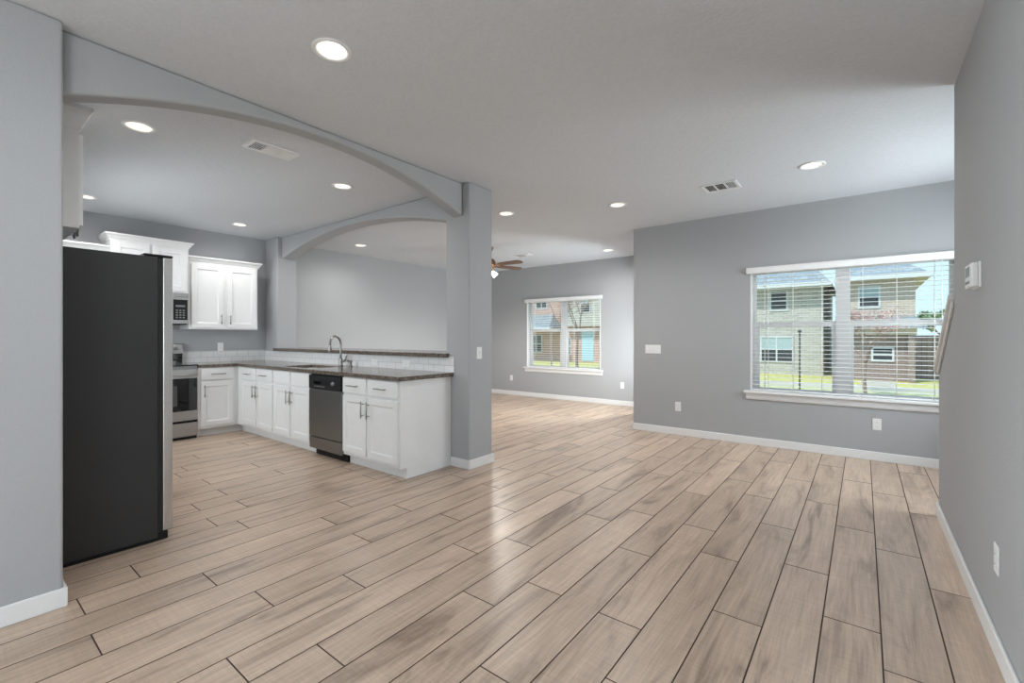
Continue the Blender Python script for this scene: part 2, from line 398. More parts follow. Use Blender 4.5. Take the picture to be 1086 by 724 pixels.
# wall beside the stair: full height, then a sloping knee wall
struct(MB().prism([(-.9,0),(4.375,0),(4.375,1.015),(3.695,1.475),(3.695,H),(-.9,H)], 'x', XR, XR+.125).build('wall_stair', M['wall'], bevel=.012, seg=3))
wall_hole_x('wall_hall', XR, XR+.125, YREAR, -.9, -3.3, -.95, 0, 2.3)  # unseen opening, added to let the hall fill lamp through
wall_hole_x('wall_right', 1.60, 1.75, 1.5, YW, 4.1, 5.7, .85, 2.35)
wall_hole_x('wall_hall_side', 1.60, 1.75, YREAR, 1.5, -3.2, -1.0, .4, 2.3)
wall_with_hole('wall_rear', -3.27, 1.75, YREAR-.15, YREAR, -2.7, .25, .06, 2.30)
struct(MB().box(-2.7, -2.63, YREAR-.12, YREAR-.04, .06, 2.3).box(.18,.25,YREAR-.12,YREAR-.04,.06,2.3).box(-1.26,-1.19,YREAR-.12,YREAR-.04,.06,2.3).box(-2.63,.18,YREAR-.12,YREAR-.04,2.23,2.3).box(-2.63,.18,YREAR-.12,YREAR-.04,.06,.14).box(-2.63,.18,YREAR-.085,YREAR-.08,.14,2.23,1).build('added_door_1', [M['vinyl'], M['glass']]))  # unseen glazed door, made up to bring in more light from the rear
def added_window(name, a, b_):  # frame and pane of a window made up for its light
    m = MB(); r = .05
    (x0,x1),(y0,y1),(z0,z1) = a
    if x1-x0 < y1-y0:
        m.box(x0,x1,y0,y0+r,z0,z1).box(x0,x1,y1-r,y1,z0,z1).box(x0,x1,y0+r,y1-r,z0,z0+r).box(x0,x1,y0+r,y1-r,z1-r,z1).box(x0,x1,(y0+y1)/2-.03,(y0+y1)/2+.03,z0+r,z1-r)
    else:
        m.box(x0,x0+r,y0,y1,z0,z1).box(x1-r,x1,y0,y1,z0,z1).box(x0+r,x1-r,y0,y1,z0,z0+r).box(x0+r,x1-r,y0,y1,z1-r,z1).box((x0+x1)/2-.03,(x0+x1)/2+.03,y0,y1,z0+r,z1-r)
    if x1-x0 < y1-y0: m.box((x0+x1)/2-.002,(x0+x1)/2+.002,y0+r,y1-r,z0+r,z1-r,1)
    else: m.box(x0+r,x1-r,(y0+y1)/2-.002,(y0+y1)/2+.002,z0+r,z1-r,1)
    return struct(m.build(name, [M['vinyl'], M['glass']]))
added_window('added_window_3', ((-2.40,-2.34),(6.13,7.58),(.6,2.05)), None)  # made-up hidden window for the added living-room lamp
added_window('added_window_4', ((-6.4,-4.7),(.02,.08),(1.05,2.05)), None)  # unseen kitchen window, put in for its light
added_window('added_window_6', ((-3.15,-3.09),(-3.25,-.60),(.55,2.30)), None)  # made-up entry window, lets added light onto the right wall
added_window('added_window_7', ((1.65,1.71),(-3.2,-1.0),(.4,2.3)), None)  # hall window added out of view for fill
added_window('added_window_5', ((1.65,1.71),(4.1,5.7),(.85,2.35)), None)  # invented stair window, carries added light over the knee wall

def arch(name, axis, u0, u1, d0, d1, spring, apex, n=40):
    pts = [(u0, H), (u0, spring)]
    c, h = (u0+u1)/2, (u1-u0)/2; s = apex - spring
    R = (h*h + s*s)/(2*s)
    for i in range(1, n):
        u = u0 + (u1-u0)*i/n
        pts.append((u, apex - R + math.sqrt(max(R*R - (u-c)**2, 0))))
    pts += [(u1, spring), (u1, H)]
    b = MB(); b.prism(pts, axis, d0, d1)
    return struct(b.build(name, M['wall'], bevel=.02, seg=4))
arch('trim_arch_kitchen', 'x', .385, 3.15, -3.175, -3.04, 2.425, 2.69)
arch('trim_arch_bar', 'y', -6.83, -3.275, 3.21, 3.42, 2.42, 2.665)

# baseboards
def bb(name, *boxes):
    b = MB()
    for q in boxes: b.box(*q, 0, .09)
    return struct(b.build(name, M['trim'], bevel=.005))
t = .014
bb('baseboard_window', (-2.487-t, 1.6, YW-t, YW))
bb('baseboard_jog', (-2.487-t, -2.487, YW, YF-t))
bb('baseboard_far', (XL+t, -2.487-t, YF-t, YF))
bb('baseboard_kitchen', (XL, XL+t, 3.44, YF))
bb('baseboard_left', (XP, XP+t, YREAR, .385+t), (-3.27, XP, .385, .385+t))
bb('baseboard_pillar', (-3.199, XP+t, 3.15-t, 3.15), (XP, XP+t, 3.15, 3.488+t), (-3.275, XP, 3.488, 3.488+t))
bb('baseboard_bar', (XL+t, -3.275, 3.44, 3.44+t))
bb('baseboard_stair', (XR-t, XR, -.9, 4.375+t), (XR, XR+.125, 4.375, 4.375+t))

# windows
def window(name, y, hole, inset, depth=.16):
    x0,x1,z0,z1 = hole; xm = (x0+x1)/2
    root = bpy.data.objects.new(name, None); COL.objects.link(root); root.location = (xm, y, z0); ORG[name] = Vector((xm,y,z0)); root['kind'] = 'structure'
    ya, yb = y+inset, y+inset+.06
    fw, mw = .045, .125
    b = MB()
    b.box(x0,x0+fw,ya,yb,z0,z1).box(x1-fw,x1,ya,yb,z0,z1).box(x0+fw,x1-fw,ya,yb,z1-fw,z1).box(x0+fw,x1-fw,ya,yb,z0,z0+.035)
    b.box(xm-mw/2, xm+mw/2, ya-.008, yb, z0+.035, z1-fw)
    b.build('window_frame', M['vinyl'], root, bevel=.003)
    zr = 1.405
    for a, c in ((x0+fw, xm-mw/2), (xm+mw/2, x1-fw)):
        s = MB(); r = .032
        s.box(a,a+r,ya+.008,yb-.01,z0+.035,zr).box(c-r,c,ya+.008,yb-.01,z0+.035,zr).box(a+r,c-r,ya+.008,yb-.01,z0+.035,z0+.065).box(a,c,ya+.004,yb-.006,zr-.03,zr+.03)
        s.build('window_sash', M['vinyl'], root, bevel=.002)
        MB().box(a,c,ya+.028,ya+.032,z0+.04,zr-.03).build('lower_pane', M['glass'], root)
        MB().box(a,c,ya+.040,ya+.044,zr+.03,z1-fw).build('upper_pane', M['glass'], root)
    j = MB()   # white jamb liners around the opening
    j.box(x0-.002,x0+.012,y-.003,ya,z0,z1).box(x1-.012,x1+.002,y-.003,ya,z0,z1).box(x0,x1,y-.003,ya,z1-.012,z1+.002)
    j.build('window_jamb', M['trim'], root)
    s = MB().box(x0-.065, x1+.065, y-.055, y, z0+.002, z0+.03).box(x0, x1, y, ya, z0+.002, z0+.03)
    s.build('window_sill', M['trim'], root, bevel=.006)
    MB().prism([(y,z0-.072),(y-.012,z0-.072),(y-.02,z0-.055),(y-.02,z0+.002),(y,z0+.002)], 'x', x0-.045, x1+.045).build('window_apron', M['trim'], root, bevel=.002)
    return root
window('window_1', YW, W1, .085)
window('window_2', YF, W2, .085)

# ------------------------------------------------------------------ blinds
def blind(label, y, hole, cords, wands, zb):
    x0,x1,z0,z1 = hole
    root = thing('window_blind', label, 'blind', ((x0+x1)/2, y, z0+.03), 'horizontal blinds on the two windows')
    v = MB().prism([(y-.030,z1-.042),(y-.034,z1-.030),(y-.034,z1+.012),(y-.040,z1+.022),(y-.040,z1+.028),(y-.001,z1+.028),(y-.001,z1-.042)], 'x', x0-.04, x1+.04)
    v.build('valance', M['slat'], root, bevel=.002)
    zt = z1-.05; n = 0; b = MB(); z = zt
    while z > zb+.03:
        pts = []
        yc = y + .036; hw = .024
        up = [(yc-hw, z), (yc-.012, z+.0022), (yc, z+.003), (yc+.012, z+.0022), (yc+hw, z)]
        lo = [(p[0], p[1]-.0026) for p in up][::-1]
        b.prism(up+lo, 'x', x0+.016, x1-.016); z -= .046
    b.build('slats', M['slat'], root)
    MB().box(x0+.016, x1-.016, y+.014, y+.058, zb, zb+.016).build('bottom_rail', M['slat'], root, bevel=.004)
    MB().box(x0+.016, x1-.016, y+.010, y+.060, z1-.044, z1-.014).build('headrail', M['slat'], root)
    for x in cords:
        c = MB()
        c.tube([(x,y+.0105,z1-.03),(x,y+.0105,zb+.01)], .0022, 5).tube([(x,y+.0615,z1-.03),(x,y+.0615,zb+.01)], .0022, 5)
        c.build('ladder_cord', M['slat'], root)
    for x, zz in wands:
        MB().tube([(x,y+.002,z1-.045),(x,y+.002,zz)], .003, 6).build('tilt_cord', M['slat'], root)
    return root
blind('wide white horizontal blind covering the large window beside the stair wall', YW, W1, [-.90,-.35,.0,.55,-.62,.27], [(-.86,.66),(.60,1.2)], .640)
blind('narrower white horizontal blind covering the smaller window on the far wall', YF, W2, [-5.50,-5.08,-4.54,-4.10], [(-5.46,1.0)], .635)

# ------------------------------------------------------------------ recessed lights, vents, fan
def can(i, x, y, label):
    root = thing('recessed_light', label, 'light', (x, y, H), 'recessed can lights in the ceiling')
    MB().lathe([(.098,0),(.097,-.006),(.090,-.009),(.076,-.006),(.0735,0),(.0735,.02)], (x,y,H), seg=40, cap=False).build('trim_ring', M['trim'], root)
    MB().lathe([(.0735,-.002),(.069,.03),(.050,.070)], (x,y,H), seg=40, cap=False).build('baffle', M['baffle'], root)
    MB().lathe([(.0505,.069),(.044,.062),(.026,.056),(.0001,.054)], (x,y,H), seg=40).build('lens', M['lens'], root)
    l = bpy.data.lights.new('can_lamp', 'SPOT'); l.energy = CAN_W if x > -3.8 or y > 3 else CAN_W*.72; l.spot_size = math.radians(172); l.spot_blend = 1.0; l.shadow_soft_size = .06
    l.color = (1.0, .985, .965)
    lo = bpy.data.objects.new('can_lamp', l); COL.objects.link(lo); lo.parent = root; lo.location = (0,0,-.03)
CAN_LABELS = [
    'large bright recessed light nearest the camera, in the ceiling before the arched beam',
    'recessed light in the kitchen ceiling above the refrigerator, beside the ceiling vent',
    'small recessed light peeking out beside the white cabinet above the refrigerator',
    'recessed light in the kitchen ceiling before the wide double-door wall cabinet',
    'recessed light in the kitchen ceiling nearest the arched beam, above the dishwasher',
    'recessed light seen through the arched opening above the bar counter',
    'recessed light in the ceiling just right of the square pillar',
    'recessed light in the middle of the ceiling, near the corner of the window wall',
    'small recessed light farthest away, in the ceiling by the far window wall',
    'recessed light in the ceiling above the large window, beside the ceiling vent',
]
for i, ((x, y), lab) in enumerate(zip(CANS, CAN_LABELS)): can(i, x, y, lab)

def vent(label, cx, cy, lx, ly, dark_at):
    """ceiling register: lx, ly size; long side split in three louvred fields"""
    root = thing('ceiling_vent', label, 'vent', (cx, cy, H), 'white ceiling air vents')
    z1, z0 = H, H-.012
    x0,x1,y0,y1 = cx-lx/2, cx+lx/2, cy-ly/2, cy+ly/2
    long_x = lx > ly; rim = .028; bar = .012
    b = MB()
    b.box(x0,x1,y0,y0+rim,z0,z1).box(x0,x1,y1-rim,y1,z0,z1).box(x0,x0+rim,y0+rim,y1-rim,z0,z1).box(x1-rim,x1,y0+rim,y1-rim,z0,z1)
    L0, L1 = (x0+rim, x1-rim) if long_x else (y0+rim, y1-rim)
    W0, W1_ = (y0+rim, y1-rim) if long_x else (x0+rim, x1-rim)
    fld = (L1-L0-2*bar)/3
    for k in (1, 2):
        a = L0 + k*fld + (k-1)*bar
        b.box(a,a+bar,W0,W1_,z0,z1) if long_x else b.box(W0,W1_,a,a+bar,z0,z1)
    b.build('vent_frame', M['trim'], root, bevel=.003)
    MB().box(x0+.012,x1-.012,y0+.012,y1-.012,z1-.0015,z1-.0005).build('vent_duct_shade', M['dark'], root)  # thin dark sheet standing in for the shade inside the duct
    for k in range(3):
        a = L0 + k*(fld+bar); s = MB()
        if k == dark_at:
            m_ = 6
            for q in range(m_):     # open blades, seen into
                p = a + fld*(q+.5)/m_
                s.box(p-.001,p+.001,W0,W1_,z0+.001,z1-.002) if long_x else s.box(W0,W1_,p-.001,p+.001,z0+.001,z1-.002)
        else:
            m_ = 7
            for q in range(m_):     # blades along the register, tilted shut
                p = W0 + (W1_-W0)*(q+.5)/m_; hw = (W1_-W0)/m_*.56
                if long_x: s.prism([(p-hw,z0+.001),(p+hw,z1-.003),(p+hw,z1-.002),(p-hw,z0+.002)], 'x', a, a+fld)
                else: s.prism([(p-hw,z0+.001),(p+hw,z1-.003),(p+hw,z1-.002),(p-hw,z0+.002)], 'y', a, a+fld)
        s.build('louver', M['trim'], root)
    return root
vent('white ceiling vent in the kitchen, just inside the arched beam', -3.69, 1.66, .20, .36, 0)
vent('white ceiling vent in the main room, before the window wall', -1.10, 4.76, .32, .26, 2)
vent('small white ceiling vent at the far end, behind the ceiling fan blades', -4.84, 6.58, .33, .18, 2)

def fan():
    cx, cy = -4.87, 5.66
    root = thing('ceiling_fan', 'brown bladed ceiling fan with lit glass shade, mostly hidden behind the square pillar', 'fan', (cx, cy, H))
    MB().lathe([(.03,-.075),(.05,-.06),(.068,-.02),(.07,0)], (cx,cy,H), seg=24).build('canopy', M['copper'], root)
    MB().tube([(cx,cy,H-.06),(cx,cy,2.53)], .012, 10).build('downrod', M['copper'], root)
    MB().lathe([(.03,.545-.4),(.07,.13),(.105,.10),(.115,.06),(.115,.03),(.10,.0),(.07,-.03),(.055,-.05)], (cx,cy,2.42), seg=28).build('motor_housing', M['copper'], root)
    for k in range(5):
        a = math.radians(37.8 - 36 + 72*k); c, s = math.cos(a), math.sin(a); tilt = math.tan(math.radians(12))
        def P(r, v, dz=0.): return (cx + r*c - v*s, cy + r*s + v*c, 2.445 - v*tilt + dz)
        outl = [(.19,-.048),(.30,-.058),(.55,-.068),(.63,-.062),(.66,-.03),(.66,.03),(.63,.062),(.55,.068),(.30,.058),(.19,.048)]
        b = MB(); top = [b.bm.verts.new(P(r,v,.004)) for r,v in outl]; bot = [b.bm.verts.new(P(r,v,-.004)) for r,v in outl]
        b.bm.faces.new(top); b.bm.faces.new(bot[::-1])
        for i in range(len(outl)): b.bm.faces.new((top[i], bot[i], bot[(i+1)%len(outl)], top[(i+1)%len(outl)]))
        bl = b.build('blade', M['fanwood'], root)
        h = MB().hexa([P(.09,-.018,-.012),P(.26,-.03,-.012),P(.26,.03,-.012),P(.09,.018,-.012),P(.09,-.018,-.005),P(.26,-.03,-.005),P(.26,.03,-.005),P(.09,.018,-.005)])
        h.build('blade_bracket', M['copper'], bl)
    MB().lathe([(.055,.01),(.06,-.01),(.05,-.04),(.02,-.05)], (cx,cy,2.365), seg=24).build('light_fitter', M['copper'], root)
    for k in range(3):
        a = math.radians(37.8 + 120*k); d = Vector((math.cos(a), math.sin(a), -1.1)).normalized()
        p0 = Vector((cx,cy,2.345)) + Vector((math.cos(a), math.sin(a), 0))*.045
        MB().tube([p0, p0+d*.02, p0+d*.05, p0+d*.085, p0+d*.10], [.02,.028,.04,.048,.046], 16).build('glass_shade', M['shade'], root)
    l = bpy.data.lights.new('fan_lamp', 'SPOT'); l.spot_size = math.radians(172); l.spot_blend = .5; l.energy = FAN_W; l.shadow_soft_size = .09; l.color = (1, .96, .9)
    lo = bpy.data.objects.new('fan_lamp', l); COL.objects.link(lo); lo.parent = root; lo.location = (0,0,2.20-H)
fan()

# ------------------------------------------------------------------ cabinets
class Face:
    """a vertical face: (u along, d outward, z up) -> world"""
    def __init__(s, kind, plane): s.k, s.p = kind, plane
    def pt(s, u, d, z):
        return {'-Y': (u, s.p-d, z), '+Y': (u, s.p+d, z), '+X': (s.p+d, u, z), '-X': (s.p-d, u, z)}[s.k]
    def box(s, b, u0,u1,d0,d1,z0,z1, mi=0):
        a, c = s.pt(u0,d0,z0), s.pt(u1,d1,z1); return b.box(a[0],c[0],a[1],c[1],a[2],c[2], mi)
def shaker(F, parent, u0,u1,z0,z1, name='door', rail=.058):
    b = MB(); th = .019; rc = .009
    F.box(b,u0,u0+rail,0,th,z0,z1); F.box(b,u1-rail,u1,0,th,z0,z1)
    F.box(b,u0+rail,u1-rail,0,th,z0,z0+rail); F.box(b,u0+rail,u1-rail,0,th,z1-rail,z1)
    F.box(b,u0+rail,u1-rail,0,rc,z0+rail,z1-rail)
    q = .011                                         # chamfered inner lip round the panel
    i0,i1,j0,j1 = u0+rail,u1-rail,z0+rail,z1-rail
    for (a,c,e2,g2) in (((i0,j0),(i1,j0),(i1-q,j0+q),(i0+q,j0+q)), ((i1,j0),(i1,j1),(i1-q,j1-q),(i1-q,j0+q)), ((i1,j1),(i0,j1),(i0+q,j1-q),(i1-q,j1-q)), ((i0,j1),(i0,j0),(i0+q,j0+q),(i0+q,j1-q))):
        b.poly([F.pt(a[0],th-.002,a[1]),F.pt(c[0],th-.002,c[1]),F.pt(e2[0],rc+.0005,e2[1]),F.pt(g2[0],rc+.0005,g2[1])])
    return b.build(name, M['cab'], parent, bevel=.0015)
def slab(F, parent, u0,u1,z0,z1, name='drawer'):
    b = MB(); F.box(b,u0,u1,0,.019,z0,z1); return b.build(name, M['cab'], parent, bevel=.003)
def pull(F, parent, u, z, vertical, L=.155, d0=.019):
    b = MB(); s = L/2; pr = .032
    def P(t, d): return F.pt(u, d, z+t) if vertical else F.pt(u+t, d, z)
    b.tube([P(-s, d0+pr), P(s, d0+pr)], .0058, 8)
    for q in (-s*.68, s*.68): b.tube([P(q, d0-.001), P(q, d0+pr)], .0045, 8)
    return b.build('handle', M['nickel'], parent)
def carcass(F, parent, u0,u1, depth, z0,z1, toe=0., name='body'):
    b = MB(); F.box(b,u0,u1,-depth,0,z0+toe,z1)
    if toe: F.box(b,u0,u1,-depth,-.072,z0,z0+toe)
    return b.build(name, M['cab'], parent, bevel=.0015)
def crown(F, parent, u0,u1, depth, z, top, out=.05):
    h = top - z
    prof = [(0.0,0.0),(.006,0.0),(.008,.18*h),(.018,.30*h),(.032,.62*h),(.046,.80*h),(out,.82*h),(out,h),(0.0,h)]
    b = MB(); rows = []
    for o, hh in prof:
        rows.append([b.bm.verts.new(F.pt(*q)) for q in ((u0-o,-depth,z+hh),(u0-o,o,z+hh),(u1+o,o,z+hh),(u1+o,-depth,z+hh))])
    n = len(prof)
    for i in range(n):
        for k in range(3): b.bm.faces.new((rows[i][k], rows[i][k+1], rows[(i+1)%n][k+1], rows[(i+1)%n][k]))
    b.bm.faces.new([r[0] for r in rows]); b.bm.faces.new([r[3] for r in rows][::-1])
    # closing top
    F.box(b, u0, u1, -depth, 0, z+h-.004, z+h-.001)
    return b.build('crown_molding', M['cab'], parent)

FP = Face('-Y', 2.53)      # peninsula fronts
FK = Face('+X', -6.60)     # base cabinets on the kitchen wall
ZD = (.135, .692); ZR = (.717, .866)
GB = 'white base cabinets'
def base_unit(label, F, u0,u1, depth, doors, pulls=True, doorpull=None, drawers=None, loc=None, fillers=()):
    root = thing('base_cabinet', label, 'cabinet', loc, GB)
    carcass(F, root, u0,u1, depth, 0, .876, .10)
    for i, (a, c) in enumerate(doors):
        d = shaker(F, root, a, c, *ZD)
        du = (c - .032) if doorpull[i] == 'hi' else (a + .032)
        pull(F, d, du, .578, True)
        dr = slab(F, root, a, c, *ZR, name='drawer' if pulls else 'false_drawer_front')
        if pulls: pull(F, dr, (a+c)/2, .79, False, .165)
    return root
bc = base_unit('white base cabinet with two drawers in the inner corner of the kitchen counter', FP, -6.60, -5.568, .615, [(-6.452,-6.020),(-5.996,-5.582)], True, ['hi','lo'], loc=(-6.08,2.84,0))
MB().box(-6.66,-6.601,2.4725,2.53,.10,.876).box(-6.70,-6.672,2.4725,2.6015,0,.0995).box(-6.672,-6.60,2.602,2.63,0,.0995).build('corner_filler', M['cab'], bc)
base_unit('white sink cabinet with two doors and plain panels, under the faucet', FP, -5.566, -4.712, .615, [(-5.552,-5.145),(-5.121,-4.726)], False, ['hi','lo'], loc=(-5.14,2.84,0))
base_unit('white base cabinet with two drawers at the open end of the counter, beside the pillar', FP, -4.086, -3.20, .615, [(-4.072,-3.688),(-3.664,-3.222)], True, ['hi','lo'], loc=(-3.64,2.84,0))
base_unit('single-door white base cabinet with one wide drawer, beside the oven range', FK, 2.068, 2.472, .615, [(2.098,2.470)], True, ['lo'], loc=(-6.9,2.31,0))

GU = 'white wall cabinets with crown tops'
FU = Face('+X', -6.885)
def wall_unit(label, F, u0,u1, depth, z0,z1, ztop, doors, loc, pz=None):
    root = thing('wall_cabinet', label, 'cabinet', loc, GU)
    carcass(F, root, u0,u1, depth, z0, z1)
    for i, (a, c) in enumerate(doors):
        d = shaker(F, root, a, c, z0+.022, z1-.045, rail=.06)
        if pz is not None:
            du = (c-.03) if i == 0 else (a+.03)
            pull(F, d, du, pz, True, .13)
    crown(F, root, u0, u1, depth, z1-.03, ztop)
    return root
wall_unit('wide white double-door wall cabinet right of the microwave', FU, 2.056, 2.895, .335, 1.366, 2.262, 2.315, [(2.082,2.452),(2.500,2.872)], (-7.05,2.48,1.366), 1.50)
FO = Face('+X', -6.84)
wall_unit('raised white wall cabinet above the microwave, its crown standing higher than its neighbours', FO, 1.276, 2.038, .38, 1.822, 2.415, 2.465, [(1.302,1.635),(1.679,2.012)], (-7.03,1.66,1.822), 1.93)
wall_unit('white wall cabinet of which only the crown shows above the refrigerator top edge', FU, .47, 1.258, .335, 1.366, 2.262, 2.315, [(.495,.84),(.885,1.232)], (-7.05,.87,1.366), 1.50)
FF = Face('+Y', .512)
r_ = wall_unit('white cabinet seen edge-on above the refrigerator, beside the left wall', FF, -4.36, -3.44, .38, 1.865, 2.44, 2.535, [(-4.33,-3.92),(-3.88,-3.47)], (-3.9,.32,1.865), 1.95)

# countertop: L-shaped granite with a sink cut-out
def countertop():
    b = MB(); z0, z1 = .8765, .914
    SX0, SX1, SY0, SY1 = -5.50, -4.83, 2.60, 2.975
    b.box(XL+.002, -6.57, 2.068, 2.497, z0, z1)
    b.box(XL+.002, SX0, 2.497, 3.148, z0, z1).box(SX1, -3.17, 2.497, 3.148, z0, z1)
    b.box(SX0, SX1, 2.497, SY0, z0, z1).box(SX0, SX1, SY1, 3.148, z0, z1)
    bmesh.ops.remove_doubles(b.bm, verts=b.bm.verts, dist=1e-5)
    o = b.build('countertop', M['granite'])
    tag(o, 'speckled brown granite countertop running in an L over the base cabinets', 'countertop')
    root = thing('sink', 'undermount stainless sink sunk into the granite counter before the faucet', 'sink', (-5.165,2.79,.69))
    s = MB(); t = .006; zb = .69
    s.box(SX0+.004,SX1-.004,SY0+.004,SY1-.004,zb,zb+t)
    s.box(SX0+.004,SX0+.004+t,SY0+.004,SY1-.004,zb+t,.874).box(SX1-.004-t,SX1-.004,SY0+.004,SY1-.004,zb+t,.874)
    s.box(SX0+.01,SX1-.01,SY0+.004,SY0+.004+t,zb+t,.874).box(SX0+.01,SX1-.01,SY1-.004-t,SY1-.004,zb+t,.874)
    s.build('basin', M['steel'], root)
    MB().lathe([(.045,.0),(.045,.004),(.03,.003),(.001,.001)], (-5.165,2.79,zb+t), seg=20).build('drain', M['nickel'], root)
countertop()

def bar_top():
    b = MB().prism([(-6.872,3.105),(-3.228,3.105),(-3.228,3.147),(-3.278,3.147),(-3.278,3.76),(-6.828,3.76),(-6.828,3.147),(-6.872,3.147)], 'z', 1.0605, 1.1)
    tag(b.build('bar_top', M['granite'], bevel=.004), 'narrow raised granite bar ledge above the tiled backsplash under the arched opening', 'ledge')
bar_top()
tag(MB().box(XL+.009, -3.156, 3.141, 3.1495, .9145, 1.0595).box(-3.226,-3.156,3.141,3.1495,1.0595,1.067).build('tile_backsplash', M['tile_x']),
    'long white subway tile backsplash behind the faucet under the granite ledge', 'backsplash')
tag(MB().box(XL+.0005, XL+.0085, 2.068, 3.1495, .9145, 1.067).build('tile_backsplash', M['tile_y']),
    'short white subway tile backsplash on the wall beside the oven range', 'backsplash')

# faucet and side sprayer
def faucet():
    bx, by, z = -4.99, 3.05, .914
    root = thing('faucet', 'tall gooseneck nickel faucet with pull-down head at the sink', 'faucet', (bx,by,z))
    MB().lathe([(.032,0),(.032,.007),(.027,.013),(.025,.075),(.021,.095),(.0155,.10)], (bx,by,z), seg=20).build('faucet_base', M['nickel'], root)
    d = Vector((.07,-.19,0)); d = d.normalized(); R = .095; pts = []
    for q in (0, .05, .1, .15): pts.append((bx, by, z+.09+q))
    zc = z+.265
    for i in range(13):
        a = PI - PI*1.05*i/12
        pts.append((bx + d.x*(R + R*math.cos(a)), by + d.y*(R + R*math.cos(a)), zc + R*math.sin(a)))
    MB().tube(pts, .0132, 12).build('gooseneck_spout', M['nickel'], root)
    e = Vector(pts[-1]); dn = (Vector(pts[-1])-Vector(pts[-2])).normalized()
    MB().tube([e-dn*.005, e+dn*.02, e+dn*.06, e+dn*.075], [.014,.017,.023,.020], 14).build('spray_head', M['nickel'], root)
    hx = Vector((.79,.2,0)).normalized()
    p0 = Vector((bx,by,z+.055)) + hx*.018
    MB().tube([p0, p0+hx*.03, p0+hx*.055+Vector((0,0,.02)), p0+hx*.075+Vector((0,0,.07))], [.014,.0135,.0115,.0095], 10).build('lever', M['nickel'], root)
    sx, sy = -4.80, 3.065
    r2 = thing('side_sprayer', 'short nickel soap pump standing right of the tall faucet', 'soap pump', (sx,sy,z))
    MB().lathe([(.024,0),(.024,.007),(.015,.014),(.014,.045),(.020,.052),(.020,.068),(.001,.072)], (sx,sy,z), seg=16).build('pump_body', M['nickel'], r2)
    MB().tube([(sx,sy,z+.062),(sx-.02,sy-.04,z+.066),(sx-.03,sy-.065,z+.055)], [.008,.007,.006], 8).build('pump_nozzle', M['nickel'], r2)
faucet()

# ------------------------------------------------------------------ appliances
def dishwasher():
    u0,u1 = -4.708,-4.090; F = FP
    root = thing('dishwasher', 'stainless dishwasher with black control strip between the white base cabinets', 'dishwasher', (-4.4,2.84,0))
    b = MB(); F.box(b,u0,u1,-.58,-.004,.10,.868); b.build('body', M['black'], root)
    b = MB(); F.box(b,u0+.004,u1-.004,-.003,.026,.215,.712); b.build('door', M['steelv'], root, bevel=.004)
    b = MB(); F.box(b,u0+.004,u1-.004,-.003,.030,.716,.858); cp = b.build('control_panel', M['black'], root, bevel=.005)
    b = MB(); F.box(b,u0+.11,u0+.36,.0295,.033,.765,.80); b.build('recessed_grip', M['blackglass'], cp, bevel=.001)
    kc = F.pt(u1-.135, .03, .787)
    MB().lathe([(.001,-.018),(.017,-.018),(.021,-.004),(.022,.002)], kc, 'y', 20).build('dial', M['button'], cp)
    b = MB()
    for q in range(5): F.box(b,u0+.13+q*.042,u0+.155+q*.042,.0325,.0338,.742,.752)
    b.build('buttons', M['button'], cp)
    b = MB(); F.box(b,u0+.004,u1-.004,-.003,.022,.082,.205); b.build('lower_panel', M['steelv'], root, bevel=.004)
    b = MB(); F.box(b,u0+.004,u1-.004,-.12,-.055,.0,.10); b.build('kick_plate', M['black'], root)
dishwasher()

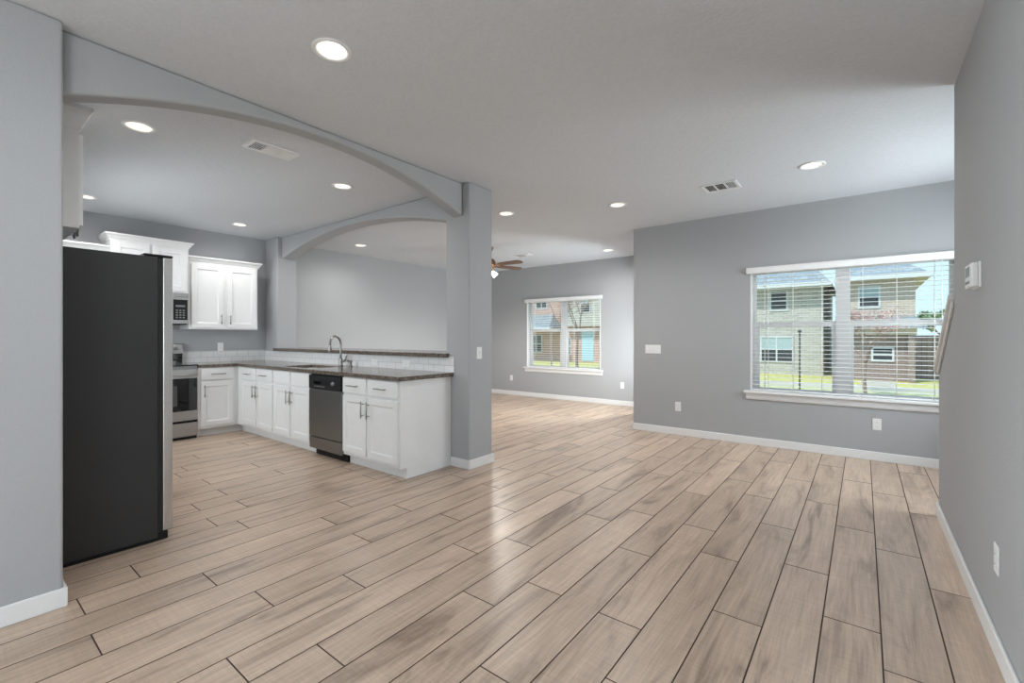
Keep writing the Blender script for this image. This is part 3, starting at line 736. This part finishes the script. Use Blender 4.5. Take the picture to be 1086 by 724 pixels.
def oven_range():
    F = Face('+X', -6.60); u0,u1 = 1.302,2.062
    root = thing('oven_range', 'stainless electric oven range with black glass door against the kitchen wall', 'oven', (-6.9,1.68,0))
    b = MB(); F.box(b,u0,u1,-.61,0,.03,.905); b.build('body', M['steelv'], root)
    b = MB(); F.box(b,u0,u1,-.55,-.02,0,.03); b.build('plinth', M['black'], root)
    b = MB(); F.box(b,u0-.002,u1+.002,-.545,.028,.905,.922); ct = b.build('cooktop', M['blackglass'], root, bevel=.004)
    for (uu,dd,r) in ((1.50,-.13,.10),(1.87,-.13,.075),(1.50,-.40,.075),(1.87,-.40,.10)):
        MB().lathe([(r,.0),(r,.0008),(r-.006,.0008),(r-.006,0)], F.pt(uu,dd,.922), 'z', 32).build('burner_ring', M['button'], ct)
    b = MB(); F.box(b,u0+.003,u1-.003,.001,.034,.235,.862); d = b.build('oven_door', M['steelr'], root, bevel=.004)
    b = MB(); F.box(b,u0+.012,u1-.012,.034,.038,.355,.755); b.build('door_glass', M['blackglass'], d, bevel=.001)
    b = MB(); F.box(b,u0+.14,u1-.22,.0383,.039,.42,.67); b.build('door_window', M['oventray'], d)
    b = MB(); p = [F.pt(u0+.04,.034,.80),F.pt(u0+.04,.075,.80)]
    b.tube(p,.008,8); b.tube([F.pt(u1-.04,.034,.80),F.pt(u1-.04,.075,.80)],.008,8); b.tube([F.pt(u0+.015,.075,.80),F.pt(u1-.015,.075,.80)],.0125,12)
    b.build('handle', M['steelr'], d)
    b = MB(); F.box(b,u0+.003,u1-.003,.001,.03,.045,.205); b.build('storage_drawer', M['steelr'], root, bevel=.004)
    b = MB(); F.box(b,u0+.003,u1-.003,-.002,.012,.205,.235); b.build('drawer_gap_shade', M['black'], root)  # black strip painted in for the shade between door and drawer
    b = MB(); F.box(b,u0,u1,-.612,-.548,.922,1.045); b.build('backguard_base', M['blackglass'], root)
    b = MB(); b.prism([(-7.212,1.045),(-7.135,1.045),(-7.150,1.165),(-7.158,1.175),(-7.212,1.175)], 'y', u0, u1); g = b.build('backguard', M['steelr'], root, bevel=.003)
    for uu in (1.37,1.46,1.90,1.99):
        MB().lathe([(.024,-.004),(.022,.016),(.018,.024),(.001,.025)], (-7.142,uu,1.11), 'x', 20).build('knob', M['nickel'], g)
    MB().hexa([(-7.1395,1.56,1.08),(-7.1385,1.56,1.08),(-7.1385,1.80,1.08),(-7.1395,1.80,1.08),(-7.146,1.56,1.14),(-7.145,1.56,1.14),(-7.145,1.80,1.14),(-7.146,1.80,1.14)]).build('clock_display', M['blackglass'], g)
oven_range()

def microwave():
    F = Face('+X', -6.845); u0,u1,z0,z1 = 1.278,2.036,1.42,1.8195
    root = thing('microwave', 'stainless over-the-range microwave with black keypad under the raised cabinet', 'microwave', (-7.03,1.66,1.42))
    b = MB(); F.box(b,u0,u1,-.37,0,z0+.012,z1); b.build('body', M['steelv'], root, bevel=.003)
    b = MB(); F.box(b,u0+.01,u1-.01,-.36,-.01,z0,z0+.012); b.build('vent_underside', M['black'], root)
    b = MB(); F.box(b,u0,1.852,.001,.03,z0+.012,z1-.05); d = b.build('door', M['steelr'], root, bevel=.004)
    b = MB(); F.box(b,u0+.05,1.79,.03,.033,z0+.06,z1-.09); b.build('door_glass', M['blackglass'], d)
    b = MB(); h = 1.832
    b.tube([F.pt(h,.03,z0+.06),F.pt(h,.06,z0+.06)],.006,8); b.tube([F.pt(h,.03,z1-.09),F.pt(h,.06,z1-.09)],.006,8); b.tube([F.pt(h,.06,z0+.04),F.pt(h,.06,z1-.07)],.009,10)
    b.build('handle', M['steelr'], d)
    b = MB(); F.box(b,1.856,u1,.001,.028,z0+.012,z1-.05); cp = b.build('control_panel', M['steelr'], root, bevel=.003)
    b = MB(); F.box(b,1.872,2.022,.028,.031,z0+.058,z1-.085); b.build('keypad_panel', M['black'], cp)
    b = MB()
    for r in range(4):
        for c in range(3): F.box(b,1.897+c*.036,1.921+c*.036,.031,.0316,z0+.082+r*.03,z0+.098+r*.03)
    F.box(b,1.895,1.995,.031,.0316,z0+.222,z0+.246)
    b.build('keypad', M['button'], cp)
    b = MB(); F.box(b,u0,u1,.001,.03,z1-.048,z1); b.build('top_grille', M['steelr'], root, bevel=.003)
microwave()

def refrigerator():
    x1, x0 = -3.43, -4.33; yb, yd = .17, .866
    root = thing('refrigerator', 'tall refrigerator with charcoal side and stainless doors beside the left wall', 'refrigerator', ((x0+x1)/2,.5,0))
    b = MB().box(x0,x1,yb,yd,.025,1.755); b.build('cabinet', M['fridgeside'], root, bevel=.006)
    b = MB().box(x0+.02,x1-.02,yb+.05,yd-.02,.0,.025).box(x0+.01,x1-.01,yd-.02,yd+.05,.006,.05); b.build('base_grille', M['black'], root)
    b = MB().box(x0+.001,x1-.001,yd,yd+.024,.055,1.748); b.build('door_gasket', M['gasket'], root)
    xm = x0+.40
    for (a, c, hs) in ((x0, xm-.003, 1), (xm+.003, x1, -1)):
        y0 = yd+.024; n = 10; out = []
        for i in range(n+1):                          # softly bowed door front with round corners
            t = i/n; x = a + (c-a)*t
            ww = (x-x0)/(x1-x0)
            out.append((x, y0 + .050 + .034*(1-(2*ww-1)**2)))
        poly = [(a, y0)] + [(a, out[0][1]-.012)] + [(out[0][0]+.006, out[0][1])] + out[1:-1] + [(out[-1][0]-.006, out[-1][1])] + [(c, out[-1][1]-.012), (c, y0)]
        d = MB().prism(poly, 'z', .062, 1.752).build('door', M['steelv'] if False else M['steel'], root, bevel=.003)
        hx = xm + (.045 if hs < 0 else -.045)
        yy = y0+.09
        h = MB().tube([(hx,yy,.62),(hx,yy+.05,.62)],.008,8).tube([(hx,yy,1.48),(hx,yy+.05,1.48)],.008,8).tube([(hx,yy+.05,.55),(hx,yy+.05,1.55)],.012,10)
        h.build('handle', M['steel'], d)
        hc = MB().box(a+.01 if hs>0 else c-.10, a+.10 if hs>0 else c-.01, yd-.07, yd+.078, 1.7555, 1.772)
        hc.build('hinge_cover', M['black'], root, bevel=.006)
refrigerator()

# ------------------------------------------------------------------ stair cap, thermostat, plates
def stair_cap():
    y0,z0,y1,z1 = 3.69,1.479,4.378,1.0133
    root = thing('stair_rail_cap', 'white sloping wooden cap along the top of the stair knee wall', 'stair rail', (XR+.06, 4.0, 1.25))
    dy, dz = y1-y0, z1-z0; L = math.hypot(dy, dz); ny, nz = -dz/L, dy/L
    if nz < 0: ny, nz = -ny, -nz
    T = .03
    prof = [(y0,z0),(y1,z1),(y1+ny*T,z1+nz*T),(y0,z0+T/nz)]
    MB().prism(prof, 'x', XR-.027, XR+.152).build('cap_board', M['trim'], root, bevel=.006)
    A = .04
    prof = [(y0,z0),(y1-.025,z1+.025*(-dz/dy)),(y1-.025,z1+.025*(-dz/dy)-A),(y0,z0-A/nz)]
    MB().prism(prof, 'x', XR-.013, XR).build('cap_apron', M['trim'], root, bevel=.004)
stair_cap()

def thermostat():
    FT = Face('-X', XR)
    root = thing('thermostat', 'white thermostat with gray screen on the wall above the stair rail', 'thermostat', (XR,2.98,1.545))
    u0,u1,z0,z1 = 2.905,3.075,1.487,1.605
    b = MB(); FT.box(b,u0,u1,0,.009,z0,z1); b.build('back_plate', M['plastic'], root, bevel=.003)
    b = MB(); FT.box(b,u0+.006,u1-.006,.009,.034,z0+.004,z1-.004); b.build('case', M['plastic'], root, bevel=.006)
    b = MB(); FT.box(b,u0+.05,u1-.03,.034,.0355,z0+.055,z1-.018); b.build('screen', M['screen'], root)
    b = MB()
    for q in range(3): FT.box(b,u0+.05+q*.035,u0+.07+q*.035,.034,.036,z0+.022,z0+.034)
    b.build('buttons', M['button'], root)
thermostat()

def plate(kind, label, F, u, z, gangs=1, horiz=False):
    name = {'outlet': 'wall_outlet', 'switch': 'light_switch'}[kind]
    pw, ph = .072 + .046*(gangs-1), .116
    if horiz: pw, ph = ph, pw
    root = thing(name, label, 'outlet' if kind == 'outlet' else 'switch', F.pt(u,0,z), 'white outlet plates' if kind == 'outlet' else 'white switch plates')
    b = MB(); F.box(b,u-pw/2,u+pw/2,0,.006,z-ph/2,z+ph/2); b.build('cover_plate', M['plastic'], root, bevel=.003)
    for g in range(gangs):
        c = u + (g-(gangs-1)/2)*.046
        if kind == 'outlet':
            for s in (-1, 1):
                if horiz: uu, zz = u + s*.02, z
                else: uu, zz = c, z + s*.02
                b = MB(); F.box(b,uu-.015,uu+.015,.006,.0085,zz-.014,zz+.014); q = b.build('receptacle', M['plastic'], root, bevel=.002)
                b = MB()
                if horiz: F.box(b,uu-.004,uu+.004,.0085,.0088,zz+.004,zz+.006); F.box(b,uu-.004,uu+.004,.0085,.0088,zz-.006,zz-.004)
                else: F.box(b,uu+.004,uu+.006,.0085,.0088,zz-.004,zz+.004); F.box(b,uu-.006,uu-.004,.0085,.0088,zz-.004,zz+.004)
                b.build('slots', M['dark'], q)
        else:
            b = MB(); F.box(b,c-.006,c+.006,.006,.008,z-.012,z+.012); q = b.build('toggle_well', M['plastic'], root)
            b = MB(); F.box(b,c-.004,c+.004,.008,.018,z-.002,z+.010); b.build('toggle', M['plastic'], q, bevel=.001)
FWn, FFa, FPi, FRt, FKw, FTi = Face('-Y', YW), Face('-Y', YF), Face('+X', XP), Face('-X', XR), Face('+X', XL), Face('-Y', 3.141)
plate('switch', 'single white light switch on the side of the square pillar', FPi, 3.29, 1.108)
plate('switch', 'wide white multi-gang light switch on the window wall near its outer corner', FWn, -2.215, 1.10, 4)
plate('outlet', 'white outlet low on the window wall, left of the large window', FWn, -1.885, .366)
plate('outlet', 'white outlet on the wall directly under the large window', FWn, .114, .371)
plate('outlet', 'white outlet on the far wall, left of the far window beside the pillar', FFa, -6.093, .371)
plate('outlet', 'white outlet on the far wall, right of the far window near the corner', FFa, -3.504, .371)
plate('outlet', 'white outlet low on the stair wall nearest the camera', FRt, 2.605, .378)
plate('outlet', 'white outlet on the gray kitchen wall between wall cabinet and tile', FKw, 2.538, 1.125)
plate('outlet', 'sideways white outlet on the long tile backsplash, the one nearer the faucet', FTi, -4.43, .975, 1, True)
plate('outlet', 'sideways white outlet on the long tile backsplash, the one nearer the pillar', FTi, -3.87, .975, 1, True)

# ------------------------------------------------------------------ outdoors
G = -.3
def ground(name, x0,x1,y0,y1, mat, z=G, th=.1):
    return struct(MB().box(x0,x1,y0,y1,z-th,z).build(name, mat))
ground('lawn', -60, 40, 8.3, 17.2, M['lawnpale'])
ground('driveway_street', -60, 40, 17.2, 18.6, M['concrete'], G+.004)
ground('lawn_across', -60, 40, 18.6, 60, M['lawn'])
ground('driveway', -.05, .85, 18.6, 20.85, M['concrete'], G+.02, .12)
ground('bounce_slab_rear', -20, 20, -30, YREAR-.15, M['concrete'])  # unseen slab added to bounce sun up onto the ceiling

def house_window(root, x0,x1,z0,z1,y, muntin=True, half=True):
    f = MB(); r = .06
    f.box(x0-r,x0,y-.04,y,z0-r,z1+r).box(x1,x1+r,y-.04,y,z0-r,z1+r).box(x0,x1,y-.04,y,z1,z1+r).box(x0,x1,y-.04,y,z0-r,z0)
    if muntin: f.box((x0+x1)/2-.03,(x0+x1)/2+.03,y-.04,y,z0,z1)
    f.box(x0,x1,y-.035,y,(z0+z1)/2-.025,(z0+z1)/2+.025)
    w_ = f.build('window', M['fascia'], root)
    MB().box(x0,x1,y-.012,y,z0,z1).build('pane', M['housewin'], w_)
    if half: MB().box(x0,x1,y-.018,y-.012,(z0+z1)/2+.02,z1).build('inner_blind', M['houseblind'], w_)

def house_main():
    root = thing('brick_house', 'pale brick two-storey house seen through the left half of the large window', 'house', (-4.0,24,G))
    y = 22.0
    MB().box(-7.6,-1.25,y,y+7,G,3.42).build('wall', M['brick_pale'], root)
    rf = MB().hexa([(-8.1,y-.55,3.42),(-.98,y-.55,3.42),(-.98,y+7.5,3.42),(-8.1,y+7.5,3.42),(-6.5,y+2.6,5.3),(-2.4,y+2.6,5.3),(-2.4,y+4,5.3),(-6.5,y+4,5.3)]).build('roof', M['shingle'], root)
    MB().box(-8.12,-.96,y-.6,y-.52,3.30,3.46).build('fascia', M['fascia'], root)
    MB().box(-8.1,-.98,y-.52,y,3.30,3.34).build('soffit', M['fascia'], root)
    house_window(root,-3.08,-2.53,2.42,3.17,y,False,False)
    house_window(root,-3.44,-2.32,.26,1.24,y,True,True)
    house_window(root,-6.9,-5.6,.26,1.24,y,True,True); house_window(root,-6.6,-5.9,2.42,3.17,y,False,False)
house_main()
def house_wing():
    root = thing('brick_house', 'tan brick house with overhanging roof, seen through the right half of the large window', 'house', (.4,24,G))
    y = 21.6
    MB().box(-.45,1.49,y,y+6,G,3.36).build('wall', M['brick_tan'], root)
    MB().hexa([(-.85,y-.5,3.50),(1.86,y-.5,3.50),(1.86,y+6.5,3.50),(-.85,y+6.5,3.50),(-.2,y+2.5,4.9),(.3,y+2.5,4.9),(.3,y+3.6,4.9),(-.2,y+3.6,4.9)]).build('roof', M['shingle'], root)
    MB().box(-.87,1.90,y-.55,y-.47,3.38,3.54).build('fascia', M['fascia'], root)
    MB().box(-.85,1.86,y-.47,y+6,3.36,3.42).build('soffit', M['eave'], root)
    house_window(root,-.09,.46,2.40,3.12,y,False,True)
    # garage bay below
    y2 = 20.6
    MB().box(-.85,1.42,y2+.3,y-.002,G,1.34).build('garage_wall', M['brick_umber'], root)
    MB().box(-.88,1.46,y2,y,1.34,1.60).build('garage_beam', M['eave'], root)
    MB().hexa([(-.92,y2-.3,1.60),(1.72,y2-.3,1.60),(1.72,y-.005,1.60),(-.92,y-.005,1.60),(-.9,y2-.25,1.68),(1.66,y2-.25,1.68),(1.5,y-.005,2.02),(-.8,y-.005,2.02)]).build('garage_roof', M['shingle'], root)
    MB().box(1.24,1.42,y2,y2+.2,G,1.34).build('garage_post', M['brick_umber'], root)
    MB().box(-.83,-.52,y2+.27,y2+.3,G,1.2).build('front_door', M['doorbrown'], root)
    house_window(root,.3,.82,.45,.85,y2+.3,False,False)
house_wing()
def house_far():
    root = thing('brick_house', 'rose brick house with blue door seen through the smaller far window', 'house', (-17,27,G))
    y = 25.0
    MB().box(-23,-11.8,y,y+7,G,5.0).build('wall', M['brick_red'], root)
    MB().box(-14.9,-11.6,y-.6,y-.002,1.95,5.0).build('upper_bay', M['brick_pale'], root)
    MB().hexa([(-23.6,y-1,5.0),(-11.2,y-1,5.0),(-11.2,y+7.5,5.0),(-23.6,y+7.5,5.0),(-20,y+3,7.5),(-14,y+3,7.5),(-14,y+4,7.5),(-20,y+4,7.5)]).build('roof', M['shingle'], root)
    MB().hexa([(-18.2,y-1.6,1.85),(-15.2,y-1.6,1.85),(-15.2,y-.01,1.85),(-18.2,y-.01,1.85),(-18.1,y-1.5,1.95),(-15.3,y-1.5,1.95),(-16.0,y-.01,2.75),(-17.6,y-.01,2.75)]).build('porch_roof', M['shingle'], root)
    MB().box(-18.2,-15.2,y-1.62,y-1.5,1.6,1.85).build('porch_beam', M['fascia'], root)
    house_window(root,-17.3,-16.5,3.2,4.4,y,True,True); house_window(root,-17.7,-16.9,.3,1.35,y,True,False)
    house_window(root,-13.6,-13.0,2.8,3.8,y-.6,False,True); house_window(root,-15.3,-14.7,.2,1.2,y,False,False)
    MB().box(-13.85,-13.05,y-.06,y-.002,G+.1,1.75).build('front_door', M['doorblue'], root)
house_far()
def wood_fence():
    root = thing('wood_fence', 'brown board fence right of the garage, seen through the large window', 'fence', (4,23,G))
    MB().box(1.50,9.0,22.9,22.94,G,1.33).build('boards', M['fence'], root)
    b = MB()
    for i in range(5): b.box(1.6+i*1.8,1.7+i*1.8,22.94,23.03,G,1.2)
    b.build('posts', M['fence'], root)
wood_fence()

def tree(label, x, y, h, seed, spread=1.0, n_bl=260, leaf='blossom', trunk=.06, lev=5):
    rnd = random.Random(seed)
    root = thing('bare_tree' if leaf == 'blossom' else 'leafy_tree', label, 'tree', (x,y,G))
    b = MB(); tips = []
    def grow(p, d, L, r, lev):
        q = p + d*L
        mid = p + d*L*.5 + Vector((rnd.uniform(-1,1), rnd.uniform(-1,1), 0))*L*.05
        b.tube([p, mid, q], [r, r*.85, r*.65], 5, cap=False)
        tips.append(q); tips.append(mid)
        if lev == 0: return
        for k in range(rnd.choice((2,3,3))):
            a = rnd.uniform(0, 2*PI); s = rnd.uniform(.35,.85)*spread
            nd = (d + Vector((math.cos(a)*s, math.sin(a)*s, rnd.uniform(-.1,.35)))).normalized()
            grow(q, nd, L*rnd.uniform(.58,.8), r*.6, lev-1)
    grow(Vector((x,y,G-.05)), Vector((0,0,1)), h*.36, trunk, lev)
    b.build('trunk', M['bark'], root)
    f = MB()
    for i in range(n_bl):
        p = rnd.choice(tips[4:]) + Vector((rnd.uniform(-1,1),rnd.uniform(-1,1),rnd.uniform(-1,1)))*.10
        s = rnd.uniform(.025,.055)*(1.0 if leaf == 'blossom' else 3.2)
        v = [Vector((rnd.uniform(-1,1),rnd.uniform(-1,1),rnd.uniform(-1,1)))*s for _ in range(3)]
        f.poly([p+v[0], p+v[1], p+v[2]])
    f.build('blossoms' if leaf == 'blossom' else 'leaves', M[leaf], root)
tree('bare young tree with pink buds before the garage, seen through the large window', .06, 15.6, 2.45, 4, 1.2, 1800, 'blossom', .045, 6)
tree('bare dark-trunked tree seen in the left half of the far window', -12.25, 19.0, 4.2, 9, .95, 1600, 'blossom', .05, 6)
tree('thick bare tree seen in the right half of the far window', -8.85, 15.6, 4.2, 21, .75, 1400, 'blossom', .07, 6)
tree('green leafy treetop behind the board fence at the right of the large window', 4.0, 36, 3.5, 33, 1.3, 2600, 'leafgreen', .12)
def pole():
    root = thing('sign_pole', 'thin dark pole standing on the lawn left of the window mullion', 'pole', (-1.42,15.2,G))
    MB().tube([(-1.42,15.2,G),(-1.42,15.2,1.42)], .022, 8).build('shaft', M['polemat'], root)
    MB().lathe([(.05,0),(.05,.04),(.02,.07),(.001,.09)], (-1.42,15.2,1.40), seg=10).build('cap', M['polemat'], root)
pole()
